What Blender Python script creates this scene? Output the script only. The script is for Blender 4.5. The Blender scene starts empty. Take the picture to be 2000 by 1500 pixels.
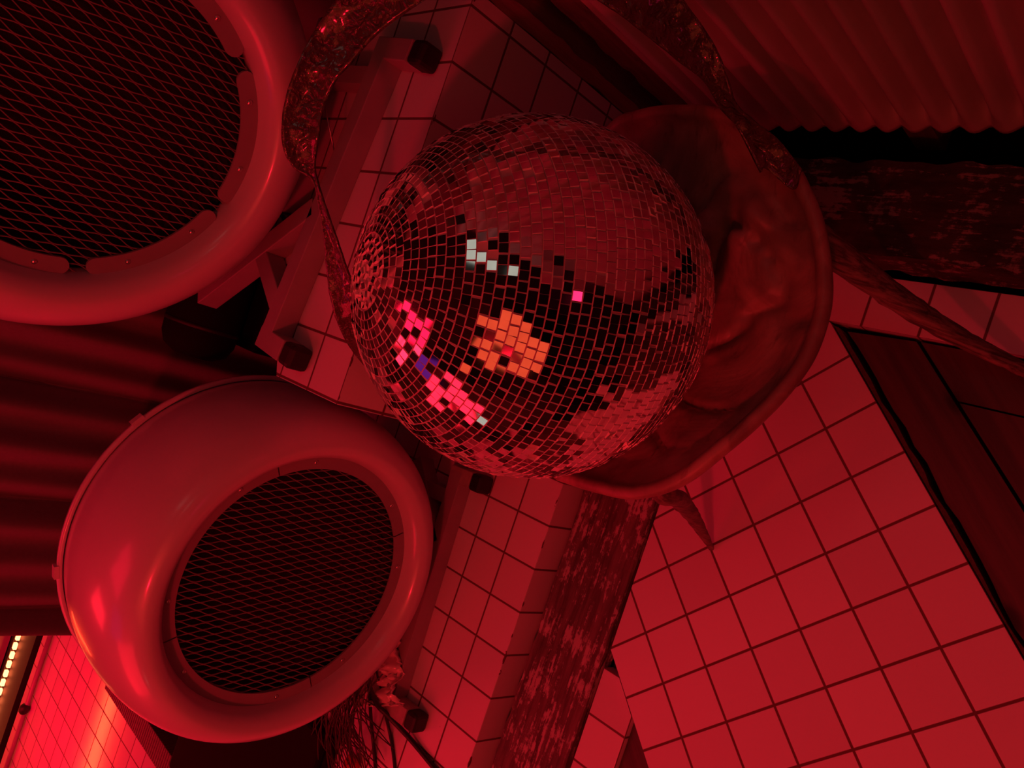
import bpy, math, random
from mathutils import Vector, Matrix, noise
random.seed(7)
PI = math.pi
S = bpy.context.scene
COL = S.collection

# ------------------------------------------------------------------ camera
F = 1530.0                      # focal length in pixels of a 2000x1500 frame
H = 1.4256                      # camera height above the tiled floor (metres)
W = Matrix(((0.3194, -0.9476, -0.0031),
            (-0.6836, -0.2327, 0.6918),
            (-0.6563, -0.2188, -0.7221)))      # columns: image right, image down, view
EYE = Vector((0, 0, H))
cam = bpy.data.cameras.new('camera')
camo = bpy.data.objects.new('camera', cam)
COL.objects.link(camo)
r3 = Vector((W[0][0], W[1][0], W[2][0])).normalized()
f3 = Vector((W[0][2], W[1][2], W[2][2])).normalized()
u3 = r3.cross(f3).normalized()
r3 = f3.cross(u3).normalized()
camo.matrix_world = Matrix(((r3.x, u3.x, -f3.x, 0), (r3.y, u3.y, -f3.y, 0), (r3.z, u3.z, -f3.z, H), (0, 0, 0, 1)))
cam.sensor_width = 36
cam.lens = F / 2000 * 36
cam.clip_start = 0.02
S.camera = camo
S.view_settings.view_transform = 'Standard'
S.view_settings.look = 'None'
S.view_settings.gamma = 1
S.view_settings.use_curve_mapping = False
S.view_settings.exposure = -0.08


def P(px, py, Z=None, x=None, y=None, z=None):
    """surveyed point: where the sight line of a photo pixel meets a depth or a plane"""
    r = W @ Vector(((px - 1000) / F, (py - 750) / F, 1))
    if Z is not None: s = Z
    elif z is not None: s = (z - H) / r.z
    elif y is not None: s = y / r.y
    else: s = x / r.x
    return EYE + r * s


# ------------------------------------------------------------------ node helpers
def mat(name):
    m = bpy.data.materials.new(name); m.use_nodes = True
    nt = m.node_tree
    return m, nt, nt.nodes['Principled BSDF']


def N(nt, typ, **k):
    n = nt.nodes.new(typ)
    for a, v in k.items():
        if a == 'ins':
            for i, q in v.items():
                if hasattr(q, 'is_output') or isinstance(q, bpy.types.NodeSocket): nt.links.new(q, n.inputs[i])
                else: n.inputs[i].default_value = q
        else: setattr(n, a, v)
    return n


def M(nt, op, a, b=None, c=None):
    n = nt.nodes.new('ShaderNodeMath'); n.operation = op
    for i, q in enumerate((a, b, c)):
        if q is None: continue
        if isinstance(q, bpy.types.NodeSocket): nt.links.new(q, n.inputs[i])
        else: n.inputs[i].default_value = q
    return n.outputs[0]


def mixc(nt, f, a, b):
    n = nt.nodes.new('ShaderNodeMix'); n.data_type = 'RGBA'
    for s, q in ((n.inputs[0], f), (n.inputs[6], a), (n.inputs[7], b)):
        if isinstance(q, bpy.types.NodeSocket): nt.links.new(q, s)
        else: s.default_value = q
    return n.outputs[2]


def ramp(nt, fac, a, b):
    n = nt.nodes.new('ShaderNodeMapRange'); n.interpolation_type = 'SMOOTHSTEP'
    nt.links.new(fac, n.inputs[0]); n.inputs[1].default_value = a; n.inputs[2].default_value = b
    return n.outputs[0]


def pos(nt):
    return N(nt, 'ShaderNodeNewGeometry').outputs['Position']


def noise_tex(nt, vec, scale, detail=4, rough=.55, dist=0):
    n = N(nt, 'ShaderNodeTexNoise', ins={'Scale': scale, 'Detail': detail, 'Roughness': rough, 'Distortion': dist})
    if vec is not None: nt.links.new(vec, n.inputs['Vector'])
    return n.outputs[0]


def mapping(nt, vec, scale=(1, 1, 1), rot=(0, 0, 0), loc=(0, 0, 0)):
    n = N(nt, 'ShaderNodeMapping'); nt.links.new(vec, n.inputs[0])
    n.inputs['Scale'].default_value = scale; n.inputs['Rotation'].default_value = rot; n.inputs['Location'].default_value = loc
    return n.outputs[0]


def bump(nt, b, h, strength=.3, dist=.01):
    n = N(nt, 'ShaderNodeBump', ins={'Strength': strength, 'Distance': dist})
    nt.links.new(h, n.inputs['Height']); nt.links.new(n.outputs[0], b.inputs['Normal'])


def rgba(c): return (c[0], c[1], c[2], 1)


def tile_mat(name, off, rot=0.0, s=.1, grout=.0046, chips=None, base=(.66, .62, .66), rough=.12):
    m, nt, b = mat(name)
    p = mapping(nt, pos(nt), rot=(0, 0, rot)) if rot else pos(nt)
    sp = N(nt, 'ShaderNodeSeparateXYZ', ins={0: p})
    nrm = N(nt, 'ShaderNodeSeparateXYZ', ins={0: N(nt, 'ShaderNodeNewGeometry').outputs['True Normal']})
    tot = None; ids = []
    for i in range(3):
        q = M(nt, 'DIVIDE', M(nt, 'SUBTRACT', sp.outputs[i], off[i]), s)
        d = M(nt, 'ABSOLUTE', M(nt, 'SUBTRACT', M(nt, 'FRACT', q), .5))
        ids.append(M(nt, 'FLOOR', q))
        w = grout / s / 2
        line = ramp(nt, d, .5 - w * 1.25, .5 - w * .75)
        if rot and i < 2: ok = line
        else: ok = M(nt, 'MULTIPLY', line, M(nt, 'LESS_THAN', M(nt, 'ABSOLUTE', nrm.outputs[i]), .5))
        if rot and i == 2: continue
        tot = ok if tot is None else M(nt, 'MAXIMUM', tot, ok)
    if chips is not None:            # worn, chipped arris along one edge of the ledge
        e1 = M(nt, 'SUBTRACT', sp.outputs[1], chips[0]); e2 = M(nt, 'SUBTRACT', sp.outputs[2], chips[1])
        e = M(nt, 'SQRT', M(nt, 'ADD', M(nt, 'MULTIPLY', e1, e1), M(nt, 'MULTIPLY', e2, e2)))
        nz = noise_tex(nt, mapping(nt, p, scale=(28, 60, 60)), 1, 3)
        lim = M(nt, 'MULTIPLY', ramp(nt, nz, .56, .72), .0065)
        tot = M(nt, 'MAXIMUM', tot, M(nt, 'LESS_THAN', e, lim))
    cell = N(nt, 'ShaderNodeCombineXYZ', ins={0: ids[0], 1: ids[1], 2: ids[2]})
    wn = N(nt, 'ShaderNodeTexWhiteNoise'); nt.links.new(cell.outputs[0], wn.inputs[0])
    var = M(nt, 'ADD', M(nt, 'MULTIPLY', wn.outputs[0], .14), .9)
    spk = ramp(nt, noise_tex(nt, p, 95, 3, .6), .69, .8)
    blot = ramp(nt, noise_tex(nt, p, 9, 3), .5, .75)
    spk = M(nt, 'MULTIPLY', spk, M(nt, 'ADD', M(nt, 'MULTIPLY', blot, .55), .12))
    vc = N(nt, 'ShaderNodeVectorMath', operation='SCALE', ins={0: tuple(base)}); nt.links.new(var, vc.inputs[3])
    c = mixc(nt, spk, vc.outputs[0], rgba((.2, .12, .12)))
    c = mixc(nt, tot, c, rgba((.13, .05, .05)))
    nt.links.new(c, b.inputs['Base Color'])
    nt.links.new(M(nt, 'ADD', M(nt, 'MULTIPLY', tot, .5), rough), b.inputs['Roughness'])
    inv = M(nt, 'SUBTRACT', 1.0, tot)
    bump(nt, b, inv, .5, .002)
    return m


def plain(name, base, rough=.5, metal=0, coat=0, nscale=0, namt=.1, bumpamt=0):
    m, nt, b = mat(name)
    b.inputs['Roughness'].default_value = rough; b.inputs['Metallic'].default_value = metal
    b.inputs['Coat Weight'].default_value = coat; b.inputs['Coat Roughness'].default_value = .12
    nz = noise_tex(nt, pos(nt), nscale or 40, 4)
    c = mixc(nt, nz, rgba([v * (1 - namt) for v in base]), rgba([min(1, v * (1 + namt)) for v in base]))
    nt.links.new(c, b.inputs['Base Color'])
    if bumpamt: bump(nt, b, nz, bumpamt, .003)
    return m


def wood(name, dark, light, along=0, grain=60, stretch=5, rough=.6, paint=None, cover=.5, rot=0, knots=False):
    """grain streaks running along one axis; optional flaking paint over it"""
    m, nt, b = mat(name)
    p = mapping(nt, pos(nt), rot=rot if isinstance(rot, tuple) else (0, 0, rot)) if rot else pos(nt)
    sc = [grain] * 3; sc[along] = stretch
    g = noise_tex(nt, mapping(nt, p, scale=sc), 1, 6, .65)
    c = mixc(nt, ramp(nt, g, .3, .7), rgba(dark), rgba(light))
    h = g
    if knots:
        v = N(nt, 'ShaderNodeTexVoronoi', ins={'Scale': 1.0}); sk = [9.0] * 3; sk[along] = 5.0
        nt.links.new(mapping(nt, p, scale=sk), v.inputs['Vector'])
        k = ramp(nt, v.outputs['Distance'], .17, .06)
        c = mixc(nt, k, c, rgba([q * .3 for q in dark]))
    if paint:
        sc2 = [grain * 1.7] * 3; sc2[along] = grain * .16
        f1 = noise_tex(nt, mapping(nt, p, scale=sc2), 1, 5, .7)
        f2 = noise_tex(nt, p, 70, 5, .7)
        f3 = noise_tex(nt, p, 11, 3, .6)
        f = M(nt, 'ADD', M(nt, 'ADD', M(nt, 'MULTIPLY', f1, .46), M(nt, 'MULTIPLY', f2, .3)), M(nt, 'MULTIPLY', f3, .4))
        k = ramp(nt, f, cover, cover + .06)
        c = mixc(nt, k, c, rgba(paint))
        h = M(nt, 'ADD', M(nt, 'MULTIPLY', g, .6), M(nt, 'MULTIPLY', k, .5))
    nt.links.new(c, b.inputs['Base Color'])
    b.inputs['Roughness'].default_value = rough
    bump(nt, b, h, .6, .003)
    return m


def emit(name, col, strength):
    m, nt, b = mat(name)
    b.inputs['Base Color'].default_value = (.02, .01, .01, 1)
    b.inputs['Emission Color'].default_value = rgba(col)
    b.inputs['Emission Strength'].default_value = strength
    return m


# ------------------------------------------------------------------ mesh helpers
class MB:
    def __init__(s): s.v = []; s.f = []; s.m = []; s.sm = []
    def add(s, vs, fs, mi=0, smooth=False):
        o = len(s.v); s.v += [Vector(q) for q in vs]
        for f in fs: s.f.append([i + o for i in f]); s.m.append(mi); s.sm.append(smooth)
    def box(s, a, b, mi=0):
        x0, y0, z0 = a; x1, y1, z1 = b
        s.obox(Vector(((x0 + x1) / 2, (y0 + y1) / 2, (z0 + z1) / 2)), Vector((1, 0, 0)), Vector((0, 1, 0)), Vector((0, 0, 1)),
               abs(x1 - x0) / 2, abs(y1 - y0) / 2, abs(z1 - z0) / 2, mi)
    def obox(s, c, ax, ay, az, hx, hy, hz, mi=0):
        vs = [c + ax * (hx * i) + ay * (hy * j) + az * (hz * k) for k in (-1, 1) for j in (-1, 1) for i in (-1, 1)]
        s.add(vs, [(0, 2, 3, 1), (4, 5, 7, 6), (0, 1, 5, 4), (2, 6, 7, 3), (0, 4, 6, 2), (1, 3, 7, 5)], mi)
    def bar(s, a, b, up, w, h, mi=0):
        a = Vector(a); b = Vector(b); d = (b - a).normalized(); up = Vector(up)
        side = d.cross(up).normalized(); u = side.cross(d).normalized()
        s.obox((a + b) / 2, d, side, u, (b - a).length / 2, w / 2, h / 2, mi)
    def tube(s, pts, rad, seg=8, mi=0, caps=True, squash=1.0, smooth=True):
        pts = [Vector(p) for p in pts]; n = len(pts)
        rr = rad if isinstance(rad, (list, tuple)) else [rad] * n
        nrm = None; rings = []
        for i, p in enumerate(pts):
            t = (pts[min(i + 1, n - 1)] - pts[max(i - 1, 0)]).normalized()
            if nrm is None: nrm = t.orthogonal().normalized()
            nrm = (nrm - t * nrm.dot(t)).normalized(); bi = t.cross(nrm)
            rings.append([p + (nrm * math.cos(a) + bi * math.sin(a) * squash) * rr[i] for a in [2 * PI * k / seg for k in range(seg)]])
        vs = [q for r in rings for q in r]; fs = []
        for i in range(n - 1):
            for k in range(seg):
                fs.append((i * seg + k, i * seg + (k + 1) % seg, (i + 1) * seg + (k + 1) % seg, (i + 1) * seg + k))
        if caps: fs.append(tuple(range(seg - 1, -1, -1))); fs.append(tuple((n - 1) * seg + k for k in range(seg)))
        s.add(vs, fs, mi, smooth)
    def lathe(s, prof, fr, seg=64, a0=0, a1=2 * PI, mi=0, closed_prof=False, smooth=True):
        """prof: (radius, along axis); fr = (origin, u, v, axis)"""
        o, u, v, w = fr; full = abs(a1 - a0 - 2 * PI) < 1e-6
        na = seg if full else seg + 1; vs = []
        for i in range(na):
            a = a0 + (a1 - a0) * i / seg; d = u * math.cos(a) + v * math.sin(a)
            vs += [o + d * r + w * h for r, h in prof]
        L = len(prof); fs = []
        for i in range(seg):
            j = (i + 1) % na
            for k in range(L if closed_prof else L - 1):
                k2 = (k + 1) % L
                fs.append((i * L + k, j * L + k, j * L + k2, i * L + k2))
        if closed_prof and not full:
            fs.append(tuple(range(L))); fs.append(tuple(seg * L + k for k in range(L - 1, -1, -1)))
        s.add(vs, fs, mi, smooth)
    def build(s, name, mats, parent=None, bevel=0, sub=0, solid=0, fix=False):
        me = bpy.data.meshes.new(name)
        mats = mats if isinstance(mats, (list, tuple)) else [mats]
        off = Vector((0, 0, 0))
        if parent is None:
            lo = [min(q[i] for q in s.v) for i in range(3)]; hi = [max(q[i] for q in s.v) for i in range(3)]
            off = Vector(((lo[0] + hi[0]) / 2, (lo[1] + hi[1]) / 2, lo[2]))
        me.from_pydata([q - off for q in s.v], [], s.f)
        for m in mats: me.materials.append(m)
        me.polygons.foreach_set('material_index', s.m)
        me.polygons.foreach_set('use_smooth', s.sm)
        me.update()
        if fix:
            import bmesh
            bm = bmesh.new(); bm.from_mesh(me); bmesh.ops.recalc_face_normals(bm, faces=bm.faces); bm.to_mesh(me); bm.free()
        o = bpy.data.objects.new(name, me); COL.objects.link(o)
        if parent is not None:
            o.parent = parent; q = parent; loc = Vector((0, 0, 0))
            while q is not None: loc += q.location; q = q.parent
            o.matrix_parent_inverse = Matrix.Translation(-loc) if parent.parent is None else Matrix.Identity(4)
        else: o.location = off
        if solid:
            md = o.modifiers.new('thickness', 'SOLIDIFY'); md.thickness = solid; md.offset = 0
        if bevel:
            md = o.modifiers.new('bevel', 'BEVEL'); md.width = bevel; md.segments = 2; md.limit_method = 'ANGLE'
        if sub:
            md = o.modifiers.new('smooth', 'SUBSURF'); md.levels = sub; md.render_levels = sub
        return o


def thing(name, label, cat, loc, group=None):
    o = bpy.data.objects.new(name, None); COL.objects.link(o); o.location = loc
    o.empty_display_size = .05
    return tag(o, label, cat, group)


def tag(o, label, cat, group=None):
    o['label'] = label; o['category'] = cat
    if group: o['group'] = group
    return o


def struct(o): o['kind'] = 'structure'; return o


def cr(pts, n):
    """Catmull-Rom through tuples of any length"""
    out = []; L = len(pts)
    for i in range(L - 1):
        p0 = pts[max(i - 1, 0)]; p1 = pts[i]; p2 = pts[i + 1]; p3 = pts[min(i + 2, L - 1)]
        for k in range(n):
            t = k / n
            out.append([.5 * (2 * b + (c - a) * t + (2 * a - 5 * b + 4 * c - d) * t * t + (3 * b - a - 3 * c + d) * t ** 3)
                        for a, b, c, d in zip(p0, p1, p2, p3)])
    out.append(list(pts[-1])); return out


# ------------------------------------------------------------------ materials
XO, YU, YL = .474, 1.098, 1.061
m_tileR = tile_mat('tile_diagonal', (-.3375, .4809, 0), rot=PI / 4, rough=.42)
m_tileF = tile_mat('tile_floor', (.989, .378, 0))
m_tileT = tile_mat('tile_side_strip', (.2965, .378, 0))
m_tileS = tile_mat('tile_front_strip', (0, .7597, 0))
m_tileU = tile_mat('tile_high_ledge', (XO, YU, .667), chips=(YU, .665), rough=.3)
m_tileL = tile_mat('tile_low_ledge', (-.275, YL - .002, .0645), chips=(YL, .063), rough=.42)
m_deck = wood('dark_deck', (.045, .035, .03), (.085, .06, .05), along=0, grain=40, stretch=3, rot=PI / 4 * 3, knots=True)
m_plank = wood('flaking_plank', (.05, .035, .03), (.16, .12, .11), along=0, grain=70, stretch=6, paint=(.42, .38, .37), cover=.585, rough=.65)
m_sleeper = wood('flaking_sleeper', (.018, .014, .012), (.05, .04, .035), along=1, grain=60, stretch=12, paint=(.24, .2, .2), cover=.6, rough=.75)
m_board = wood('brown_board', (.10, .075, .06), (.17, .12, .10), along=2, grain=55, stretch=4)
m_pod = plain('pod_gloss_white', (.60, .55, .58), .3, coat=.5, nscale=6, namt=.04)
m_inner = plain('pod_inside_black', (.012, .012, .012), .8)
m_flange = plain('flange_dimmed', (.30, .27, .28), .38, nscale=30, namt=.1)  # darker than the shell: the recessed ring's shade is in the colour
m_grille = plain('grille_steel', (.2, .17, .175), .5)
m_steel = plain('stand_paint', (.33, .29, .31), .35, nscale=14, namt=.22)
m_steelw = plain('stand_paint_worn', (.38, .31, .30), .4, nscale=25, namt=.6)
m_screw = plain('screw_zinc', (.6, .58, .56), .3, metal=1)
m_rubber = plain('black_rubber', (.012, .011, .011), .55)
m_black = plain('matt_black', (.008, .007, .007), .8)
m_black.node_tree.nodes['Principled BSDF'].inputs['Specular IOR Level'].default_value = .1
m_cable = plain('cable_black', (.014, .012, .012), .45)
m_curtain = plain('curtain_cloth', (.16, .13, .14), .8, nscale=120, namt=.15)
m_corr = plain('corrugated_paint', (.50, .42, .45), .6, nscale=12, namt=.12)
m_wall = plain('dark_wall', (.16, .14, .15), .85)
m_ceil = plain('dark_ceiling', (.03, .027, .03), .9)

m_strap, nt, b = mat('crinkled_bark')
p = pos(nt)
n1 = noise_tex(nt, p, 72, 2, .4, 1.2)
n2 = noise_tex(nt, p, 45, 4, .6, .8)
c = mixc(nt, n2, rgba((.03, .02, .018)), rgba((.12, .075, .065)))
nt.links.new(c, b.inputs['Base Color'])
b.inputs['Roughness'].default_value = .2
b.inputs['Coat Weight'].default_value = .7; b.inputs['Coat Roughness'].default_value = .1
bump(nt, b, M(nt, 'ADD', n1, M(nt, 'MULTIPLY', n2, .6)), .8, .008)

m_bowl, nt, b = mat('driftwood')
p = pos(nt)
w1 = noise_tex(nt, p, 7, 4, .6, 1.5)
w2 = noise_tex(nt, mapping(nt, p, scale=(16, 60, 30), rot=(0, 0, .5)), 1, 5, .6, .6)
c = mixc(nt, ramp(nt, w1, .35, .7), rgba((.22, .14, .12)), rgba((.40, .26, .225)))
c = mixc(nt, ramp(nt, w2, .55, .8), c, rgba((.12, .07, .06)))
nt.links.new(c, b.inputs['Base Color'])
b.inputs['Roughness'].default_value = .42
bump(nt, b, M(nt, 'ADD', w1, M(nt, 'MULTIPLY', w2, .4)), .35, .008)

m_bark = wood('bark_leg', (.035, .024, .02), (.30, .21, .19), along=1, grain=150, stretch=9, rough=.55, rot=(-.885, 0, 0))
m_bark2 = wood('bark_leg_upright', (.05, .035, .03), (.26, .18, .16), along=2, grain=120, stretch=12, rough=.55)

m_mirror, nt, b = mat('mirror_facet')
b.inputs['Metallic'].default_value = 1; b.inputs['Roughness'].default_value = .045
vc = N(nt, 'ShaderNodeTexNoise', ins={'Scale': 60.0, 'Detail': 2.0})
nt.links.new(pos(nt), vc.inputs['Vector'])
nt.links.new(mixc(nt, vc.outputs[0], rgba((.62, .60, .60)), rgba((.86, .84, .84))), b.inputs['Base Color'])
m_edge, nt, b = mat('mirror_edge_glint')
b.inputs['Roughness'].default_value = .22
nt.links.new(mixc(nt, noise_tex(nt, pos(nt), 300, 2), rgba((.85, .75, .75)), rgba((1, .95, .95))), b.inputs['Base Color'])  # near-white facet sides stand in for specular glints
m_core = plain('glint_glue', (.55, .45, .45), .4)  # pale core painted to brighten the gap lines like glints

# ------------------------------------------------------------------ the setting
def prism(name, poly, z0, z1, m):
    q = MB(); n = len(poly)
    q.add([(x, y, z0) for x, y in poly] + [(x, y, z1) for x, y in poly],
          [tuple(range(n - 1, -1, -1)), tuple(range(n, 2 * n))] + [(i, (i + 1) % n, n + (i + 1) % n, n + i) for i in range(n)])
    return q.build(name, m, fix=True)


RX0, RX1, RY0, RY1 = -3.0, .72, -2.5, 4.15
q = MB(); q.box((RX0, RY0, -.09), (RX1, RY1, -.04)); struct(q.build('floor', m_black))
# dark deck boards set between the tiled fields
RD = .33
q = MB()
def deck(poly, z=-.012):
    n = len(poly); v = [(x, y, -.04) for x, y in poly] + [(x, y, z) for x, y in poly]
    q.add(v, [tuple(range(n - 1, -1, -1)), tuple(range(n, 2 * n))] + [(i, (i + 1) % n, n + (i + 1) % n, n + i) for i in range(n)])
def ragged(a, b, amp, n=40):
    out = []
    for i in range(n + 1):
        t = i / n; x = a[0] + (b[0] - a[0]) * t; y = a[1] + (b[1] - a[1]) * t
        e = amp * (noise.noise(Vector((t * 9, 3.1, 0))) + .6 * noise.noise(Vector((t * 31, 7, 0))))
        out.append((x + e, y - e))
    return out
edge = ragged((-.70, -.384), (.287, .603), .009)
deck(edge + [(.292, .482), (-.60, -.41)])                        # first board beside the diagonal tiles
deck([(.2925, .4745), (.2070, .389), (.2070, -1.5), (.2925, -1.5)])
deck([(.2035, .3855), (-.58, -.398), (-.58, -1.5), (.2035, -1.5)])
struct(q.build('floor', m_deck, fix=True))
q = MB()
deck([(-.561, .7595), (-3, .7595), (-3, -.39), (-1.711, -.39)], z=-.014)
deck([(-.499, .8535), (-.499, .8185), (-.4645, .8535)], z=-.03)
struct(q.build('floor', m_deck, fix=True))
q = MB(); e2 = ragged((-.70, -.3725), (.29, .6175), .005, 60)      # broken mortar along the tiles
deck(e2 + [(.292, .6285), (-.70, -.3635)], z=-.007)
struct(q.build('floor', plain('mortar', (.10, .05, .05), .9, nscale=150, namt=.7), fix=True))
# diagonal tiled path, and the tiled strips that run square to the room
struct(prism('floor', [(-.4605, .8545), (.2955, .8545), (.2955, .6345), (-.729, -.39), (-1.7, -.39)], -.04, 0, m_tileR))
struct(prism('floor', [(.2985, -1.6), (.3945, -1.6), (.3945, .90), (.2985, .90)], -.04, 0, m_tileT))
struct(prism('floor', [(-.5005, .8545), (-3, .8545), (-3, .7605), (-.557, .7605), (-.5005, .8165)], -.04, 0, m_tileS))
struct(prism('floor', [(-1.588, 1.062), (-1.588, 3.66), (-3, 3.66), (-3, 1.062)], -.04, 0, m_tileF))
q = MB(); q.box((RX0, RY1, -.05), (RX1, RY1 + .06, 2.75)); struct(q.build('wall_back', m_wall))
q = MB(); q.box((RX1, RY0, -.05), (RX1 + .06, RY1, 2.75)); struct(q.build('wall_right', m_wall))
q = MB(); q.box((RX0 - .06, RY0, -.05), (RX0, RY1, 2.75)); struct(q.build('wall_left', m_wall))
q = MB(); q.box((RX0, RY0 - .06, -.05), (RX1, RY0, 2.75)); struct(q.build('wall_front', plain('front_wall_paint', (.03, .026, .028), .9)))
q = MB(); q.box((RX0, RY0, 2.7), (RX1, RY1, 2.76)); struct(q.build('ceiling', m_ceil))
# lower wall band behind the light strip
q = MB(); q.box((RX0, 4.03, 0), (-.4, 4.149, .5)); struct(q.build('baseboard_back', plain('back_band', (.55, .5, .52), .5)))

# ------------------------------------------------------------------ tiled ledges
tag(prism('tiled_ledge', [(-.13, YU), (.60, YU), (.60, 1.61), (.10, 1.61), (.055, 1.41), (-.13, 1.31)], -.04, .665, m_tileU), 'tall tiled ledge behind the mirror ball, carrying the upper pod', 'ledge')
q = MB(); q.box((-1.50, YL, -.04), (.60, 1.0615, .063)); q.v.clear(); q.f.clear(); q.m.clear(); q.sm.clear()
q.box((-1.50, YL, -.04), (-.131, 2.15, .063))
tag(q.build('tiled_ledge', m_tileL, bevel=.0015), 'low tiled step with a chipped edge, carrying the lower pod', 'ledge')
q = MB()
for i in range(64):
    y = 1.90 + i * .0145
    q.box((-1.586, y, -.04), (-1.505, y + .0118, .052))
q.box((-1.584, 1.89, -.04), (-1.507, 2.83, .047))
tag(q.build('ribbed_mat', plain('mat_rubber', (.16, .1, .11), .7, nscale=200, namt=.5), bevel=.002),
    'narrow dark ribbed mat edging the bright tiled floor', 'mat')

# ------------------------------------------------------------------ wooden pieces
def rough_beam(a, b, along, n, amp, seed, name, m, label, cat):
    """a squared timber whose long arrises are worn and wavy"""
    a = Vector(a); b = Vector(b); oth = [i for i in range(3) if i != along]
    q = MB(); sec = []
    K = 6
    for e in ((0, 0, 1, 0), (1, 0, 1, 1), (1, 1, 0, 1), (0, 1, 0, 0)):
        for k in range(K): t = k / K; sec.append((e[0] + (e[2] - e[0]) * t, e[1] + (e[3] - e[1]) * t))
    L = len(sec); vs = []
    for i in range(n + 1):
        t = i / n
        for (u, v) in sec:
            p = Vector((0, 0, 0)); p[along] = a[along] + (b[along] - a[along]) * t
            cx = min(u, 1 - u) + min(v, 1 - v)
            w = noise.noise(Vector((t * (b[along] - a[along]) * 22, u * 3 + seed, v * 3))) * amp * (1.5 if cx < .2 else .5)
            p[oth[0]] = a[oth[0]] + (b[oth[0]] - a[oth[0]]) * u + w * (1 if u > .5 else -1)
            p[oth[1]] = a[oth[1]] + (b[oth[1]] - a[oth[1]]) * v + w * .5 - abs(w) * .5 * v
            vs.append(p)
    fs = [(i * L + k, i * L + (k + 1) % L, (i + 1) * L + (k + 1) % L, (i + 1) * L + k) for i in range(n) for k in range(L)]
    fs += [tuple(range(L)), tuple(n * L + k for k in range(L - 1, -1, -1))]
    q.add(vs, fs, 0, False)
    return tag(q.build(name, m, fix=True), label, cat)


rough_beam((-1.40, .862, -.036), (.28, 1.040, .010), 0, 140, .003, 1, 'weathered_plank', m_plank,
           'weathered plank with flaking pale paint lying along the low tiled step', 'plank')
rough_beam((.405, -1.2, 0.002), (.572, 1.03, .098), 1, 170, .006, 5, 'timber_sleeper', m_sleeper,
           'dark timber beam with scabby paint lying below the corrugated sheet', 'beam')
rough_beam((.603, 1.045, -.03), (.70, 1.11, 2.3), 2, 120, .003, 9, 'wooden_board', m_board,
           'brown upright board standing next to the tall tiled ledge', 'board')
rough_beam((.635, .965, -.03), (.71, 1.030, 2.3), 2, 120, .004, 12, 'wooden_board', m_board,
           'brown ragged upright board nearer the corrugated sheet', 'board')

# corrugated sheet hung on the side wall
q = MB(); ny = 420; y0, y1 = -1.6, .945; pitch = .0455
zs = [.125, .135, .15, .165, .18, .20, .23, .4, .8, 1.4, 2.3]
vs = []
for i in range(ny + 1):
    y = y0 + (y1 - y0) * i / ny
    for z in zs:
        a = .27 + .73 * min(1, max(0, (z - .155) / .035))
        t = math.cos(2 * PI * y / pitch)
        t = (.5 + .5 * t) ** .62
        vs.append((.650 - t * .044 * a - (1 - a) * .036, y, z))
L = len(zs)
q.add(vs, [(i * L + k, i * L + k + 1, (i + 1) * L + k + 1, (i + 1) * L + k) for i in range(ny) for k in range(L - 1)], 0, True)
cs = thing('corrugated_sheet', 'x', 'x', (.64, -.3, 0))
q.build('sheet', m_corr, cs, solid=.002)
for yb in (-1.3, -.2, .55):
    q = MB(); q.box((.655, yb, -.04), (.718, yb + .05, 2.3)); q.build('batten', m_board, cs)
tag(cs, 'red-lit corrugated sheet with vertical ribs on the side wall', 'corrugated sheet')

# ------------------------------------------------------------------ mirror ball
BC = P(1038, 586, Z=1.105); BR = .25
ball = thing('disco_ball', 'large mirror ball resting in the driftwood bowl', 'disco ball', (BC.x, BC.y, BC.z - BR))
ax = Vector((-.185, .232, .955)).normalized()
bu = ax.orthogonal().normalized(); bv = ax.cross(bu)
q = MB(); prof = []
for i in range(41):
    a = -PI / 2 + PI * i / 40; prof.append((max(.0001, .2474 * math.cos(a)), .2474 * math.sin(a)))
q.lathe(prof, (BC, bu, bv, ax), 96)
q.build('core', m_core, ball, fix=True)
q = MB(); pit = .0122; rows = int(PI * BR / pit)
for r in range(rows):
    ph = -PI / 2 + PI * (r + .5) / rows
    n = max(3, int(2 * PI * BR * math.cos(ph) / pit)); a0 = random.random() * 6
    polar = abs(ph) > 1.36
    for k in range(n):
        if random.random() < .006: continue
        th = a0 + 2 * PI * k / n + (random.gauss(0, .003) if not polar else 0)
        d = (bu * math.cos(th) + bv * math.sin(th)) * math.cos(ph) + ax * math.sin(ph)
        t1 = (-bu * math.sin(th) + bv * math.cos(th)); t2 = d.cross(t1)
        sg = .022 if random.random() < .62 else .07
        if polar: sg = .13
        nn = (d + t1 * random.gauss(0, sg) + t2 * random.gauss(0, sg)).normalized()
        e1 = (t1 - nn * t1.dot(nn)).normalized(); e2 = nn.cross(e1)
        tw = random.gauss(0, .02 if not polar else .7)
        e1, e2 = e1 * math.cos(tw) + e2 * math.sin(tw), e2 * math.cos(tw) - e1 * math.sin(tw)
        hs = .0053 if not polar else .0040
        c = BC + d * (BR - .0021)
        t = .0021
        vs = [c + e1 * (hs * i) + e2 * (hs * j) + nn * (t * s) for s in (-1, 1) for j in (-1, 1) for i in (-1, 1)]
        o = len(q.v)
        q.add(vs, [(0, 1, 5, 4), (2, 6, 7, 3), (0, 4, 6, 2), (1, 3, 7, 5)], 1)
        q.add([], [], 0)
        q.f.append([o + 4, o + 5, o + 7, o + 6]); q.m.append(0); q.sm.append(False)
q.build('mirror_tiles', [m_mirror, m_edge], ball)

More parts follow.
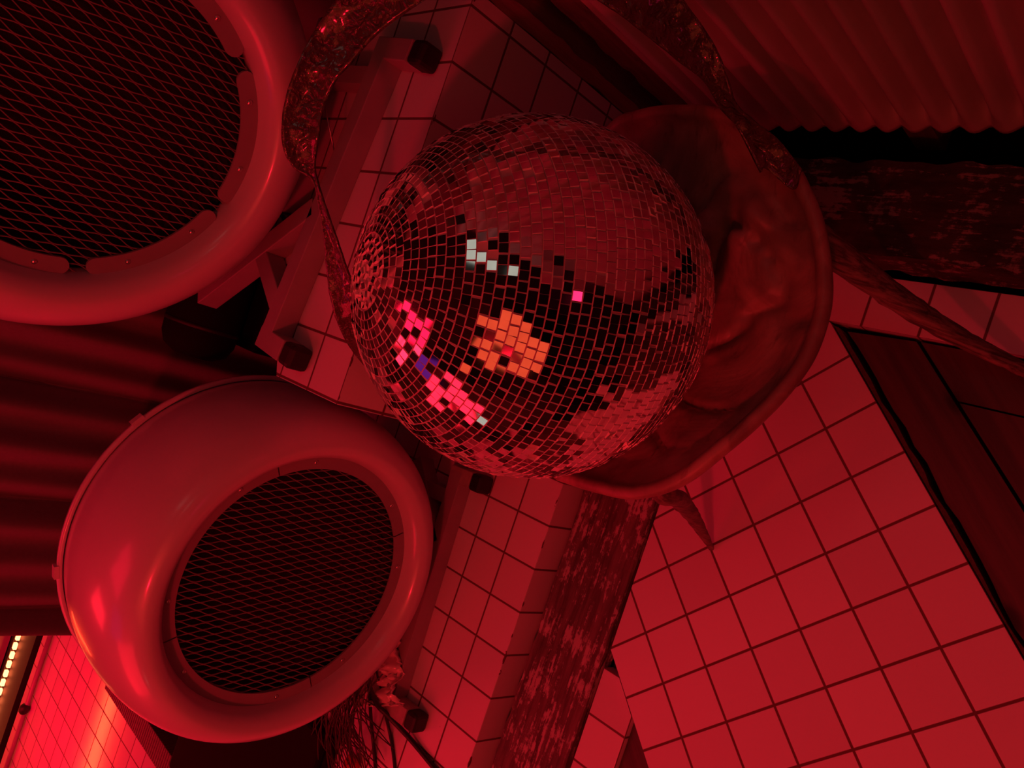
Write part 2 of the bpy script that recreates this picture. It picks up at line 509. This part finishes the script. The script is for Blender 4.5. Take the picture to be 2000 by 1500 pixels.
# ------------------------------------------------------------------ driftwood bowl
rim_px = [(1085, 938), (1160, 962), (1240, 975), (1330, 948), (1420, 880), (1480, 828), (1540, 765), (1590, 692), (1620, 600), (1622, 520),
          (1610, 440), (1585, 370), (1540, 300), (1430, 216), (1330, 203), (1250, 213), (1190, 243)]
rim = []
for i, (x, y) in enumerate(rim_px):
    zz = .435 + .03 * math.sin(i * .55 + .5)
    rim.append(P(x, y, z=zz))
rim += [Vector((.36, .985, .43)), Vector((.22, 1.035, .42)), Vector((.09, 1.04, .42)), Vector((-.03, .99, .42)), Vector((-.10, .90, .425))]
rc = cr([tuple(v) for v in rim + [rim[0]]], 8)[:-1]
nr = len(rc); bc = Vector((.150, .760, .372))
bowl = thing('driftwood_bowl', 'smooth driftwood bowl on curved bark legs holding the mirror ball', 'bowl', (bc.x, bc.y, 0))
def burl(p):
    w_ = noise.noise(Vector((p.x * 6, p.y * 6, 8.8))) * .05
    v = noise.noise(Vector(((p.x + w_) * 8, (p.y - w_) * 11, 2.3))) * .016
    v -= max(0, .16 - abs(noise.noise(Vector(((p.x + w_) * 11 + 2, (p.y + w_) * 9, 5.1))))) * .10
    v += max(0, noise.noise(Vector((p.x * 17 + 7, p.y * 17, 1.7))) - .25) * .03
    return v
q = MB(); rows_ = 26; vs = []
def inner(j, t):
    e = Vector(rc[j]); p = bc.lerp(e, t); p.z = bc.z + (e.z - bc.z) * t ** 2.4
    return p
for j in range(nr):
    e = Vector(rc[j]); out = Vector((e.x - bc.x, e.y - bc.y, 0)).normalized()
    col = []
    for k in range(1, rows_ + 1):
        t = .02 + .92 * k / rows_
        p = inner(j, t); w = math.sin(PI * min(1, t)) ** .6
        d = math.hypot(p.x - BC.x, p.y - BC.y)
        lim = BC.z - math.sqrt(max(0, (BR + .004) ** 2 - min(d, BR) ** 2)) if d < BR else 9
        p.z = min(p.z + burl(p) * w * (.8 + 1.0 * min(1, max(0, (p.x - .18) / .14))), lim)
        col.append(p)
    lip = .026
    for (o_, z_) in ((-.020, .002), (-.011, .006), (-.003, .004), (0, -.004), (-.002, -.014), (-.010, -.025)):
        col.append(e + out * o_ + Vector((0, 0, z_)))
    for k in range(1, 9):
        t = .95 - .93 * k / 8
        p = inner(j, t); p.z -= .030 + .012 * (1 - t) * 2; col.append(p)
    vs += col
L = len(vs) // nr
fs = [(j * L + k, ((j + 1) % nr) * L + k, ((j + 1) % nr) * L + k + 1, j * L + k + 1) for j in range(nr) for k in range(L - 1)]
fs += [tuple(j * L for j in range(nr))[::-1], tuple(j * L + L - 1 for j in range(nr))]
q.add(vs, fs, 0, True)
q.build('bowl_body', m_bowl, bowl, fix=True)

def leg(pts, rads, sq=.55, m=None):
    c = cr([tuple(p) + (r,) for p, r in zip(pts, rads)], 8)
    q = MB(); pp = []; rr = []
    for i, v in enumerate(c):
        pp.append(Vector(v[:3]) + Vector((noise.noise(Vector((i * .5, 1, 0))), noise.noise(Vector((i * .5, 5, 0))), 0)) * .002)
        rr.append(max(.003, v[3] * (1 + .1 * noise.noise(Vector((i * .8, 9, 2))))))
    q.tube(pp, rr, 14, squash=sq)
    return q.build('leg', m or m_bark, bowl, fix=True)
leg([(-.02, .66, .375), P(1297, 962, z=.365), P(1325, 975, z=.28), P(1350, 1005, z=.17), P(1372, 1040, z=.075), P(1390, 1072, z=.006)],
    [.016, .018, .017, .014, .010, .005], .7, m_bark2)
leg([P(1560, 440, z=.385), P(1625, 490, z=.345), P(1700, 545, z=.27), P(1800, 615, z=.18), P(1900, 672, z=.10), P(2000, 722, z=.04), P(2050, 745, z=.012)],
    [.030, .030, .027, .023, .018, .014, .009], .75)
leg([(.24, .98, .37), (.30, 1.02, .25), (.34, 1.04, .1), (.35, 1.05, .006)], [.02, .02, .015, .01], .7)

# crinkled bark strap looping over the ball like a handle: (left edge, right edge) surveyed in pixels with depth
ST = [((1490, 345, 1.06), (1578, 352, 1.065)), ((1462, 290, 1.055), (1530, 290, 1.05)), ((1436, 245, 1.045), (1474, 240, 1.03)),
      ((1404, 208, 1.03), (1438, 205, 1.015)), ((1375, 160, 1.005), (1425, 165, 1.00)), ((1330, 122, .985), (1402, 100, .985)),
      ((1262, 68, .965), (1358, 30, .965)), ((1190, 14, .945), (1290, -50, .94)), ((1090, -40, .93), (1150, -130, .91)),
      ((960, -45, .93), (960, -150, .90)), ((850, -10, .945), (800, -105, .915)), ((745, 60, .97), (680, -25, .95)),
      ((690, 118, .985), (612, 62, .98)), ((655, 158, .995), (575, 138, .99)), ((632, 210, 1.01), (553, 215, 1.01)),
      ((622, 268, 1.02), (552, 285, 1.025)), ((615, 322, 1.04), (572, 326, 1.04)), ((622, 360, 1.055), (608, 350, 1.05)),
      ((634, 400, 1.07), (622, 402, 1.075)), ((652, 450, 1.09), (632, 458, 1.10)), ((672, 510, 1.11), (637, 520, 1.13)),
      ((692, 570, 1.135), (646, 585, 1.155)), ((712, 630, 1.17), (665, 645, 1.19)), ((745, 700, 1.23), (700, 700, 1.25)),
      ((800, 760, 1.31), (760, 770, 1.33))]
sp = cr([a + b_ for a, b_ in ST], 10)
q = MB(); NW = 15; vs = []
for i, v in enumerate(sp):
    a = P(v[0], v[1], Z=v[2]); c = P(v[3], v[4], Z=v[5]); wd = (c - a).length
    nx = sp[min(i + 1, len(sp) - 1)]; pv = sp[max(i - 1, 0)]
    d = P(nx[0], nx[1], Z=nx[2]) - P(pv[0], pv[1], Z=pv[2])
    nn = d.cross(c - a).normalized()
    for k in range(NW):
        t = k / (NW - 1); p = a.lerp(c, t)
        e = math.sin(PI * t)
        w = noise.noise(p * 62) * .0032 + noise.noise(p * 130 + Vector((5, 1, 2))) * .0022 + noise.noise(p * 20) * .003
        w *= (.35 + .65 * e) * min(1, wd / .03)
        p = p + nn * (w + .006 * e * min(1, wd / .04)) + d.normalized() * noise.noise(p * 90 + Vector((9, 9, 9))) * .001
        if i < 26: p += d.normalized() * (.016 * math.sin(7.2 * t + .4) * (1 - i / 26))
        if i < 7 and k > 3: p.z = max(p.z, .452)
        vs.append(p)
q.add(vs, [(i * NW + k, i * NW + k + 1, (i + 1) * NW + k + 1, (i + 1) * NW + k) for i in range(len(sp) - 1) for k in range(NW - 1)], 0, True)
tag(q.build('bark_strap', m_strap, solid=.004), 'glossy crinkled bark strap looping over the mirror ball from the bowl rim', 'strap')

# ------------------------------------------------------------------ egg-shaped pods on steel stands
def pod(label, c, az, el, R, ro, ao, twist, zfoot, rails, plates, gap):
    axis = Vector((math.sin(az) * math.cos(el), -math.cos(az) * math.cos(el), math.sin(el)))
    t = thing('speaker_pod', label, 'speaker pod', (c.x, c.y, zfoot), 'egg-shaped pods with round mesh grilles')
    w = axis.normalized(); up = Vector((0, 0, 1)); u = (w.cross(up)).normalized() * -1; v = w.cross(u)
    if v.z < 0: v = -v; u = v.cross(w)
    fr = (c, u, v, w)
    k = R / .39
    rl, hl = ro + .024, ao + .028        # crest of the rolled lip around the opening
    prof = [(ro - .004, ao - .035), (ro, ao), (ro + .009, ao + .019), (rl, hl)]
    prof += [(rl + (R - rl) * math.sin(q_ * PI / 16), hl * math.cos(q_ * PI / 16) ** .9) for q_ in range(1, 9)]
    prof = cr(prof[:-1] + [(R, .0), (R - .004, -.055 * k), (.378 * k, -.10 * k)], 6)
    q = MB(); q.lathe([tuple(p) for p in prof], fr, 128)
    q.build('shell', m_pod, t, solid=.004, fix=False)
    prof = cr([(.378 * k, -.104 * k), (.372 * k, -.13 * k), (.33 * k, -.22 * k), (.25 * k, -.30 * k), (.13 * k, -.352 * k), (.002, -.365 * k)], 6)
    q = MB(); q.lathe([tuple(p) for p in prof], fr, 96)
    q.build('rear_shell', m_pod, t, solid=.004)
    q = MB(); q.lathe([(.378 * k, -.108 * k), (.392 * k, -.107 * k), (.393 * k, -.098 * k), (.385 * k, -.092 * k)], fr, 96, closed_prof=True)
    for i in range(7):
        a = 2 * PI * i / 7 + 2.75; d = u * math.cos(a) + v * math.sin(a)
        q.obox(c + d * .394 * k + w * (-.102 * k), d, w, d.cross(w), .004, .008, .013)
    q.build('seam_band', m_pod, t, fix=True)
    q = MB(); q.lathe([(.001, .02 * k), (.10 * k, .015 * k), (.20 * k, .05 * k), (ro - .006, ao - .04)], fr, 64)
    q.build('inner_cone', m_inner, t)
    # expanded metal: zigzag strands that touch at their knuckles
    q = MB(); rg = ro - .006; ca, sa = math.cos(twist), math.sin(twist)
    ew = -u * sa + v * ca; el = u * ca + v * sa
    LW, SW = .052, .0152
    n = int(2 * rg / (SW / 2)) + 2
    for j in range(-n // 2, n // 2 + 1):
        y = j * SW / 2
        if abs(y) >= rg: continue
        half = math.sqrt(rg * rg - y * y); st = int(half / (LW / 8)) + 1
        run = []
        for i in range(-st, st + 1):
            x = i * LW / 8
            if abs(x) > half: continue
            ph = (i % 8) / 8.0
            tri = 1 - 4 * abs(ph - .5) if True else 0
            tri = max(-1, min(1, tri * 1.35))
            run.append(c + el * x + ew * (y + tri * SW / 4 * (1 if j % 2 else -1) * .86) + w * (ao - .022 + .0006 * (j % 2)))
        if len(run) < 2: continue
        vs = []; 
        for p in run:
            for (a, b_) in ((-1, -1), (1, -1), (1, 1), (-1, 1)): vs.append(p + ew * (a * .00085) + w * (b_ * .0013))
        m_ = len(run)
        q.add(vs, [(i * 4 + s, i * 4 + (s + 1) % 4, (i + 1) * 4 + (s + 1) % 4, (i + 1) * 4 + s) for i in range(m_ - 1) for s in range(4)])
    q.build('grille', m_grille, t, fix=True)
    # flange plates with their screws
    for (a0, a1) in plates:
        q = MB(); ri, re = ro - .032 * k, ro - .0025
        if gap:
            ns = 24; out = []; mid = (ri + re) / 2; hw = (re - ri) / 2; dev = hw / mid
            A0 = a0 + dev; A1 = a1 - dev; loop = []
            for i in range(ns + 1): loop.append((re, A0 + (A1 - A0) * i / ns))
            for i in range(1, 8):
                f = PI / 2 - PI * i / 8; loop.append((mid + hw * math.sin(f), A1 + dev * math.cos(f)))
            for i in range(ns + 1): loop.append((ri, A1 + (A0 - A1) * i / ns))
            for i in range(1, 8):
                f = -PI / 2 - PI * i / 8; loop.append((mid + hw * math.sin(f), A0 + dev * math.cos(f)))
            m_ = len(loop); vs = []
            for hgt in (ao - .018, ao - .0135):
                for (r, a) in loop: vs.append(c + (u * math.cos(a) + v * math.sin(a)) * r + w * hgt)
            top = [tuple(range(m_, 2 * m_))]
            # quads across the strip keep the curved plate clean
            q.add(vs, [(i, (i + 1) % m_, m_ + (i + 1) % m_, m_ + i) for i in range(m_)] + [tuple(range(m_ - 1, -1, -1))] + top)
        else:
            q.lathe([(ri, (ao - .018)), (re, (ao - .018)), (re, (ao - .0135)), (ri, (ao - .0135))], fr, 28, a0 + .006, a1 - .006, closed_prof=True, smooth=False)
        fl = q.build('flange_plate', m_flange, t, fix=True)
        for f in ((.28, .78) if gap else (.2, .8)):
            a = a0 + (a1 - a0) * f; d = u * math.cos(a) + v * math.sin(a)
            q = MB(); o = c + d * (ri + re) / 2 + w * (ao - .0135)
            q.lathe([(.0002, .0035), (.0028, .003), (.0045, .0012), (.0048, 0)], (o, u, v, w), 14)
            q.build('screw', m_screw, fl)
    # the stand
    rails(t, c, R)
    return t


def stand(t, A, B, zf, brace, back, feet, mm):
    """front rail from A to B, two short runners with rubber caps, a slanting brace and a hidden pedestal"""
    A = Vector(A + (zf + .022,)); B = Vector(B + (zf + .022,)); d = (B - A).normalized(); s = Vector((0, 0, 1)).cross(d)
    s = s if s.y < 0 else -s             # towards the viewer
    q = MB(); q.bar(A, B, (0, 0, 1), .040, .044)
    q.build('front_rail', mm, t, bevel=.002)
    for X, off, ln in feet:
        o = A + d * off
        q = MB(); q.bar(o - s * .022, o + s * ln, (0, 0, 1), .040, .0438)
        rn = q.build('runner', m_steelw if t['label'].find('lower') >= 0 else mm, t, bevel=.002)
        q = MB(); q.bar(o + s * ln, o + s * (ln + .038), (0, 0, 1), .043, .0438)
        q.build('end_cap', m_rubber, t, bevel=.008)
    q = MB(); q.bar(Vector(brace[0]), Vector(brace[1]), (0, 0, 1), .038, .044); q.build('brace', mm, t, bevel=.002)
    q = MB(); q.bar(Vector(back[0]), Vector(back[1]), (0, 0, 1), .04, .044); q.build('rear_rail', mm, t, bevel=.002)
    for o in (0.12, .88):
        a = A.lerp(B, o); b_ = Vector(back[0]).lerp(Vector(back[1]), o if (Vector(back[0]) - A).length < (Vector(back[1]) - A).length else 1 - o)
        q = MB(); q.bar(a, b_, (0, 0, 1), .036, .040); q.build('side_rail', mm, t, bevel=.002)


def up_rails(t, c, R):
    zf = .665
    stand(t, (-.082, 1.322), (.505, 1.250), zf, ((.185, 1.305, zf + .022), (-.04, 1.640, zf + .022)), ((.50, 1.56, zf + .022), (.13, 1.575, zf + .022)),
          [(0, .572, .088), (0, .012, .070)], m_steel)
    q = MB(); q.lathe([(.05, zf + .03), (.05, c.z - R * .78)], (Vector((c.x, c.y, 0)), Vector((1, 0, 0)), Vector((0, 1, 0)), Vector((0, 0, 1))), 24)
    q.build('pedestal', m_steel, t)
def low_rails(t, c, R):
    zf = .063
    stand(t, (-.815, 1.322), (-.245, 1.345), zf, ((-.43, 1.345, zf + .022), (-.265, 1.50, zf + .022)), ((-.80, 1.72, zf + .022), (-.27, 1.72, zf + .022)),
          [(0, -.008, .072), (0, .56, .05)], m_steel)
    q = MB(); q.lathe([(.05, zf + .03), (.05, c.z - R * .80)], (Vector((c.x, c.y, 0)), Vector((1, 0, 0)), Vector((0, 1, 0)), Vector((0, 0, 1))), 24)
    q.build('pedestal', m_steel, t)


TWU, TWL = 1.444, 1.54
six = lambda o: [(o + i * PI / 3, o + (i + 1) * PI / 3 - .10) for i in range(6)]
pod('white egg-shaped upper pod with separate grille plates, on the tall tiled ledge', Vector((.2336, 1.50, 1.105)), -.336, -.087, .393, .258, .218,
    TWU, .665, up_rails, six(.35), True)
pod('white egg-shaped lower pod with a closed grille ring, on the low tiled step', Vector((-.521, 1.45, .483)), -.01, .006, .367, .269, .166,
    TWL, .063, low_rails, [(.5 + i * PI / 2, .5 + (i + 1) * PI / 2) for i in range(4)], False)

# ------------------------------------------------------------------ curtain and what stands behind
q = MB(); nx = 260; vs = []
for i in range(nx + 1):
    t = i / nx; x = -.985 + 1.05 * t
    for k in range(29):
        z = .07 + 2.2 * k / 28
        y = 2.03 - .034 * (abs(math.sin(x * 11 + .4 * math.sin(z * 1.7) + .5)) ** .4 * 1.4 - .9) + .013 * math.sin(x * 67 + 1.4) + .010 * noise.noise(Vector((x * 5, z * 2.2, 0)))
        y += .012 * noise.noise(Vector((x * 16, z * 3.0, 4))) 
        vs.append((x + .008 * math.sin(z * 3), y, z))
q.add(vs, [(i * 29 + k, (i + 1) * 29 + k, (i + 1) * 29 + k + 1, i * 29 + k + 1) for i in range(nx) for k in range(28)], 0, True)
tag(q.build('curtain', m_curtain, solid=.003), 'heavy cloth curtain hanging in folds behind the two pods', 'curtain')

q = MB(); q.box((-.125, 1.63, 0), (.32, 1.95, .552))  # added to carry the drum; its black stands in for the gap's darkness
tag(q.build('filler_crate', m_black, bevel=.006), 'black crate added under the drum, filling the dark gap behind the tall tiled ledge', 'crate')
q = MB()
prof = [(.001, -.012), (.045, -.008), (.068, .006), (.078, .03), (.08, .06), (.08, .5)]
q.lathe(prof, (Vector((-.165, 1.735, .634)), Vector((0, 1, 0)), Vector((0, 0, 1)), Vector((1, 0, 0))), 48)
duct = thing('black_drum', 'black round-ended drum lying on the black crate', 'drum', (-.165, 1.735, .554))
q.build('drum_body', m_black, duct, solid=.003)
q = MB(); q.lathe([(.0795, .055), (.083, .056), (.083, .064), (.0795, .065)], (Vector((-.165, 1.735, .634)), Vector((0, 1, 0)), Vector((0, 0, 1)), Vector((1, 0, 0))), 48, closed_prof=True)
q.build('hoop', m_rubber, duct, fix=True)

case = thing('filler_case', 'flat black filler case, added to keep the step dark beneath the lower pod', 'case', (-1.2, 1.80, .063))
q = MB(); q.box((-1.462, 1.47, .0635), (-.995, 2.12, .10)); q.build('case_base', m_black, case, bevel=.006)  # black box added so this part of the step stays dark
q = MB(); q.box((-1.458, 1.474, .101), (-.999, 2.116, .125)); q.build('lid', m_black, case, bevel=.008)

# ------------------------------------------------------------------ light strip, pipe
led = thing('led_strip', 'glowing red light strip in a dark channel on the far floor', 'light strip', (-2.0, 3.8, 0))
q = MB(); q.box((-2.9, 3.70, -.039), (-1.3, 3.90, .012)); q.box((-2.9, 3.90, -.039), (-1.3, 3.93, .03)); q.build('channel', plain('channel_dark', (.012, .009, .011), .6), led)
m_diode = emit('diode', (1, .16, .05), 12)
q0 = None
for i in range(34):
    x = -1.34 - i * .0455
    q = MB(); q.obox(Vector((x, 3.872, .025)), Vector((1, 0, 0)), Vector((0, 1, 0)), Vector((0, 0, 1)), .0150, .0105, .008)
    q.build('diode', m_diode, led, bevel=.003)
pipe = thing('metal_pipe', 'thin metal pipe running along the far bright tiles', 'pipe', (-1.8, 3.54, 0))
q = MB(); q.tube([(-2.9, 3.545, .016), (-1.45, 3.545, .016)], .011, 12); q.build('tube', m_steel, pipe, fix=True)
q = MB(); q.lathe([(.001, .024), (.012, .022), (.020, .012), (.022, 0), (.020, -.012), (.012, -.022), (.001, -.024)], (Vector((-2.066, 3.545, .022)), Vector((0, 1, 0)), Vector((0, 0, 1)), Vector((1, 0, 0))), 20)
q.build('knob', m_rubber, pipe)

# ------------------------------------------------------------------ cables, wire, clutter on the low step
def cable(pts, r, label):
    q = MB(); q.tube(cr([tuple(p) for p in pts], 8), r, 8)
    return tag(q.build('cable', m_cable, fix=True), label, 'cable')
cable([P(716, 1290, z=.25), P(722, 1340, z=.17), P(737, 1376, z=.13), P(760, 1400, z=.105), P(800, 1442, z=.075), P(850, 1502, z=.070), P(900, 1565, z=.070)], .0062,
      'thickest black cable bending over the end of the lower steel stand')
cable([P(714, 1290, z=.24), P(721, 1345, z=.15), P(725, 1410, z=.09), P(731, 1470, z=.068), P(736, 1540, z=.068)], .0045,
      'black cable hanging straight down beside the dried grass')
cable([P(752, 1392, z=.098), P(760, 1425, z=.072), P(768, 1470, z=.067), P(775, 1540, z=.067)], .0042, 'thin black cable branching off below the thick one')
cable([P(733, 1300, z=.16), P(741, 1335, z=.12), P(749, 1360, z=.10), P(757, 1392, z=.09)], .0028, 'short thin black cable crossing the crumpled film')
q = MB(); q.tube(cr([tuple(v) for v in (P(512, 425, z=.668), P(530, 413, z=.668), P(548, 418, z=.668), P(557, 437, z=.668), P(548, 462, z=.668), P(530, 485, z=.668))], 8), .0042, 8)
tag(q.build('cable_loop', m_cable, fix=True), 'black cable loop lying on the tall ledge under the upper pod', 'cable')
q = MB(); q.tube([P(633, 200, z=.74), P(640, 235, z=.735), P(654, 301, z=.70)], .0013, 6)
tag(q.build('wire', m_screw, fix=True), 'thin pale wire hanging behind the bark strap', 'wire')

# crumpled shiny film in the corner of the stand
q = MB(); n = 40; vs = []
for i in range(n + 1):
    for k in range(n + 1):
        a = P(720 + 95 * i / n, 1225 + 165 * k / n, z=.085)
        v = a * 42
        h = abs(noise.noise(v)) * .06 + abs(noise.noise(v * 2.3)) * .03
        vs.append(a + Vector((0, 0, h + .01)) + Vector((0, .03, 0)))
q.add(vs, [(i * (n + 1) + k, (i + 1) * (n + 1) + k, (i + 1) * (n + 1) + k + 1, i * (n + 1) + k + 1) for i in range(n) for k in range(n)], 0, True)
tag(q.build('plastic_film', plain('film', (.75, .62, .62), .18, coat=.6), solid=.001), 'crumpled shiny film stuffed behind the lower steel rail', 'film')

q = MB(); rnd = random.Random(3)
for i in range(70):
    a = P(690 + rnd.gauss(0, 26), 1330 + rnd.gauss(0, 18), z=.20 + rnd.random() * .05)
    e = P(685 + rnd.gauss(0, 40), 1480 + rnd.gauss(0, 36), z=.07 + rnd.random() * .05)
    mid = (a + e) / 2 + Vector((rnd.gauss(0, .012), rnd.gauss(0, .012), .02 + rnd.random() * .02))
    q.tube(cr([tuple(a), tuple(mid), tuple(e)], 5), [.0016] * 5 + [.0014] * 5 + [.0006], 5)
tag(q.build('dried_grass', plain('straw_shaded', (.04, .03, .026), .6, nscale=60, namt=.6), fix=True), 'tassel of dried grass, coloured dark for the shade under the lower pod', 'dried grass')  # straw colour lowered to carry the shadow it hangs in
q = MB()
q.lathe([(.001, .02), (.018, .016), (.026, .004), (.02, -.006), (.001, -.008)], (P(690, 1492, z=.075), Vector((1, 0, 0)), Vector((0, 1, 0)), Vector((0, 0, 1))), 18)
tag(q.build('red_knob', plain('red_plastic', (.5, .05, .05), .5)), 'small round red lump at the foot of the dried grass', 'knob')

# ------------------------------------------------------------------ lamps of the room (mostly behind the viewer, seen in the mirror ball) and an added fill
def lamp(name, label, cat, c, look, sx, sy, col, strength, group=None):
    c = Vector(c); d = (Vector(look) - c).normalized(); u = d.cross(Vector((0, 0, 1)))
    u = u.normalized() if u.length > .01 else Vector((1, 0, 0)); v = u.cross(d)
    t = thing(name, label, cat, c, group)
    q = MB(); q.obox(c - d * .03, u, v, d, sx / 2 + .02, sy / 2 + .02, .025); q.build('housing', m_black, t, bevel=.004)
    q = MB(); q.obox(c, u, v, d, sx / 2, sy / 2, .004); q.build('diffuser', emit(name + '_glow', col, strength), t)
    return t
pl = lamp('panel_lamp', 'large square orange-red panel lamp on a pole up behind the viewer', 'lamp', (-1.40, -.55, 2.10), (-.75, .9, .0), 1.5, 1.5, (1, .085, .032), 1.05)
c = Vector((-1.40, -.55, 2.10)); d = (Vector((-.75, .9, .0)) - c).normalized()
q = MB(); q.lathe([(.001, .03), (.03, .028), (.05, .02), (.06, .005), (.06, 0)], (c + d * .004, d.orthogonal().normalized(), d.cross(d.orthogonal()).normalized(), d), 24)
q.build('bulb', emit('bulb', (1, .005, .024), 480), pl)
u_ = d.cross(Vector((0, 0, 1))).normalized(); v_ = u_.cross(d)
q = MB(); q.obox(c + u_ * .20 + d * .20, d, v_, u_, .195, .22, .003); q.build('light_flag', m_black, pl)  # unseen flag added to keep this lamp's light off the corrugated sheet
q = MB(); e = c - d * .06; q.tube([(e.x, e.y, -.04), (e.x, e.y, e.z)], .02, 12); q.build('pole', m_black, pl, fix=True)
l2 = lamp('panel_lamp', 'red panel lamp standing left of the lower pod', 'lamp', (-2.25, 1.25, 1.45), (.0, 1.1, .2), 1.0, .9, (1, .008, .025), 5.5)
q = MB(); q.tube([(-2.32, 1.25, -.04), (-2.32, 1.25, 1.45)], .018, 12); q.build('pole', m_black, l2, fix=True)
tl = lamp('tube_lamp', 'pink tube lamp on the wall behind the viewer', 'lamp', (.26, -2.44, 2.12), (.26, .7, 2.12), .8, .22, (1, .02, .11), 3)
q = MB(); q.tube([(.26, -2.47, -.04), (.26, -2.47, 2.1)], .012, 10); q.build('pole', m_black, tl, fix=True)
lamp('tube_lamp', 'long red tube lamp low on the far wall', 'lamp', (-2.52, 4.08, .62), (-2.45, 3.0, .45), .62, .045, (1, .055, .014), 48)
c = Vector((-2.35, 3.1, 2.5))
wl = lamp('ceiling_lamp', 'wide red lamp hung under the ceiling past the end of the curtain', 'lamp', c, (.2, .7, .4), .7, .7, (1, .010, .030), 9)
q = MB(); q.tube([(c.x - .03, c.y + .03, c.z + .05), (c.x - .03, c.y + .03, 2.71)], .006, 8); q.build('cord', m_cable, wl, fix=True)
c = Vector((-1.1, 1.84, 2.45))
wl = lamp('ceiling_lamp', 'red lamp hung under the ceiling in front of the curtain', 'lamp', c, (.3, .8, .5), .7, .7, (1, .005, .034), 4.7)
q = MB(); q.tube([(c.x - .03, c.y + .03, c.z + .05), (c.x - .03, c.y + .03, 2.71)], .006, 8); q.build('cord', m_cable, wl, fix=True)
c = Vector((-2.02, 3.08, .95))  # out-of-view fill lamp, added to brighten the far floor
pd = thing('far_fill_lamp', 'added square fill lamp hanging low over the bright far tiles', 'lamp', c)
q = MB()
for a, b_ in (((-.17, -.17), (.17, -.16)), ((-.17, .16), (.17, .17)), ((-.17, -.16), (-.16, .16)), ((.16, -.16), (.17, .16))):
    q.box((c.x + a[0], c.y + a[1], c.z - .10), (c.x + b_[0], c.y + b_[1], c.z + .03))
q.box((c.x - .17, c.y - .17, c.z + .01), (c.x + .17, c.y + .17, c.z + .03)); q.build('shade', m_black, pd)
q = MB(); q.box((c.x - .15, c.y - .15, c.z), (c.x + .15, c.y + .15, c.z + .008)); q.build('diffuser', emit('far_fill_glow', (1, .003, .030), 62), pd)
q = MB(); q.tube([(c.x, c.y, c.z + .03), (c.x, c.y, 2.71)], .004, 6); q.build('cord', m_cable, pd, fix=True)
vl = lamp('violet_lamp', 'violet lamp hanging from the left of the ceiling', 'lamp', (-1.95, 1.72, 2.1), (.0, .8, .6), .55, .55, (.28, .02, .42), .5)
q = MB(); q.tube([(-1.98, 1.74, 2.12), (-1.98, 1.74, 2.71)], .005, 8); q.build('cord', m_cable, vl, fix=True)
for i, (c, lb) in enumerate((((.40, .52, 2.685), 'small white spot lamp in the ceiling right above the mirror ball'), ((.42, -.30, 2.685), 'small white spot lamp in the ceiling above the viewer'),
                             ((-1.86, .72, 1.02), 'small white lamp on a stand to the left of the mirror ball'))):
    lamp('spot_lamp', lb, 'lamp', c, (c[0] + (.5 if i == 2 else 0), c[1] + .001, c[2] - (0 if i == 2 else .5)), (.13 if i == 2 else .3), (.13 if i == 2 else .3), (.75, .75, .62), .7)

sp_ = [o for o in bpy.data.objects if o.name.startswith('spot_lamp')][-1]
q = MB(); q.tube([(-1.92, .72, -.04), (-1.92, .72, 1.0)], .012, 10); q.build('pole', m_black, sp_, fix=True)
w = bpy.data.worlds.new('world'); S.world = w; w.use_nodes = True
w.node_tree.nodes['Background'].inputs[0].default_value = (.3, .004, .012, 1)
w.node_tree.nodes['Background'].inputs[1].default_value = .02
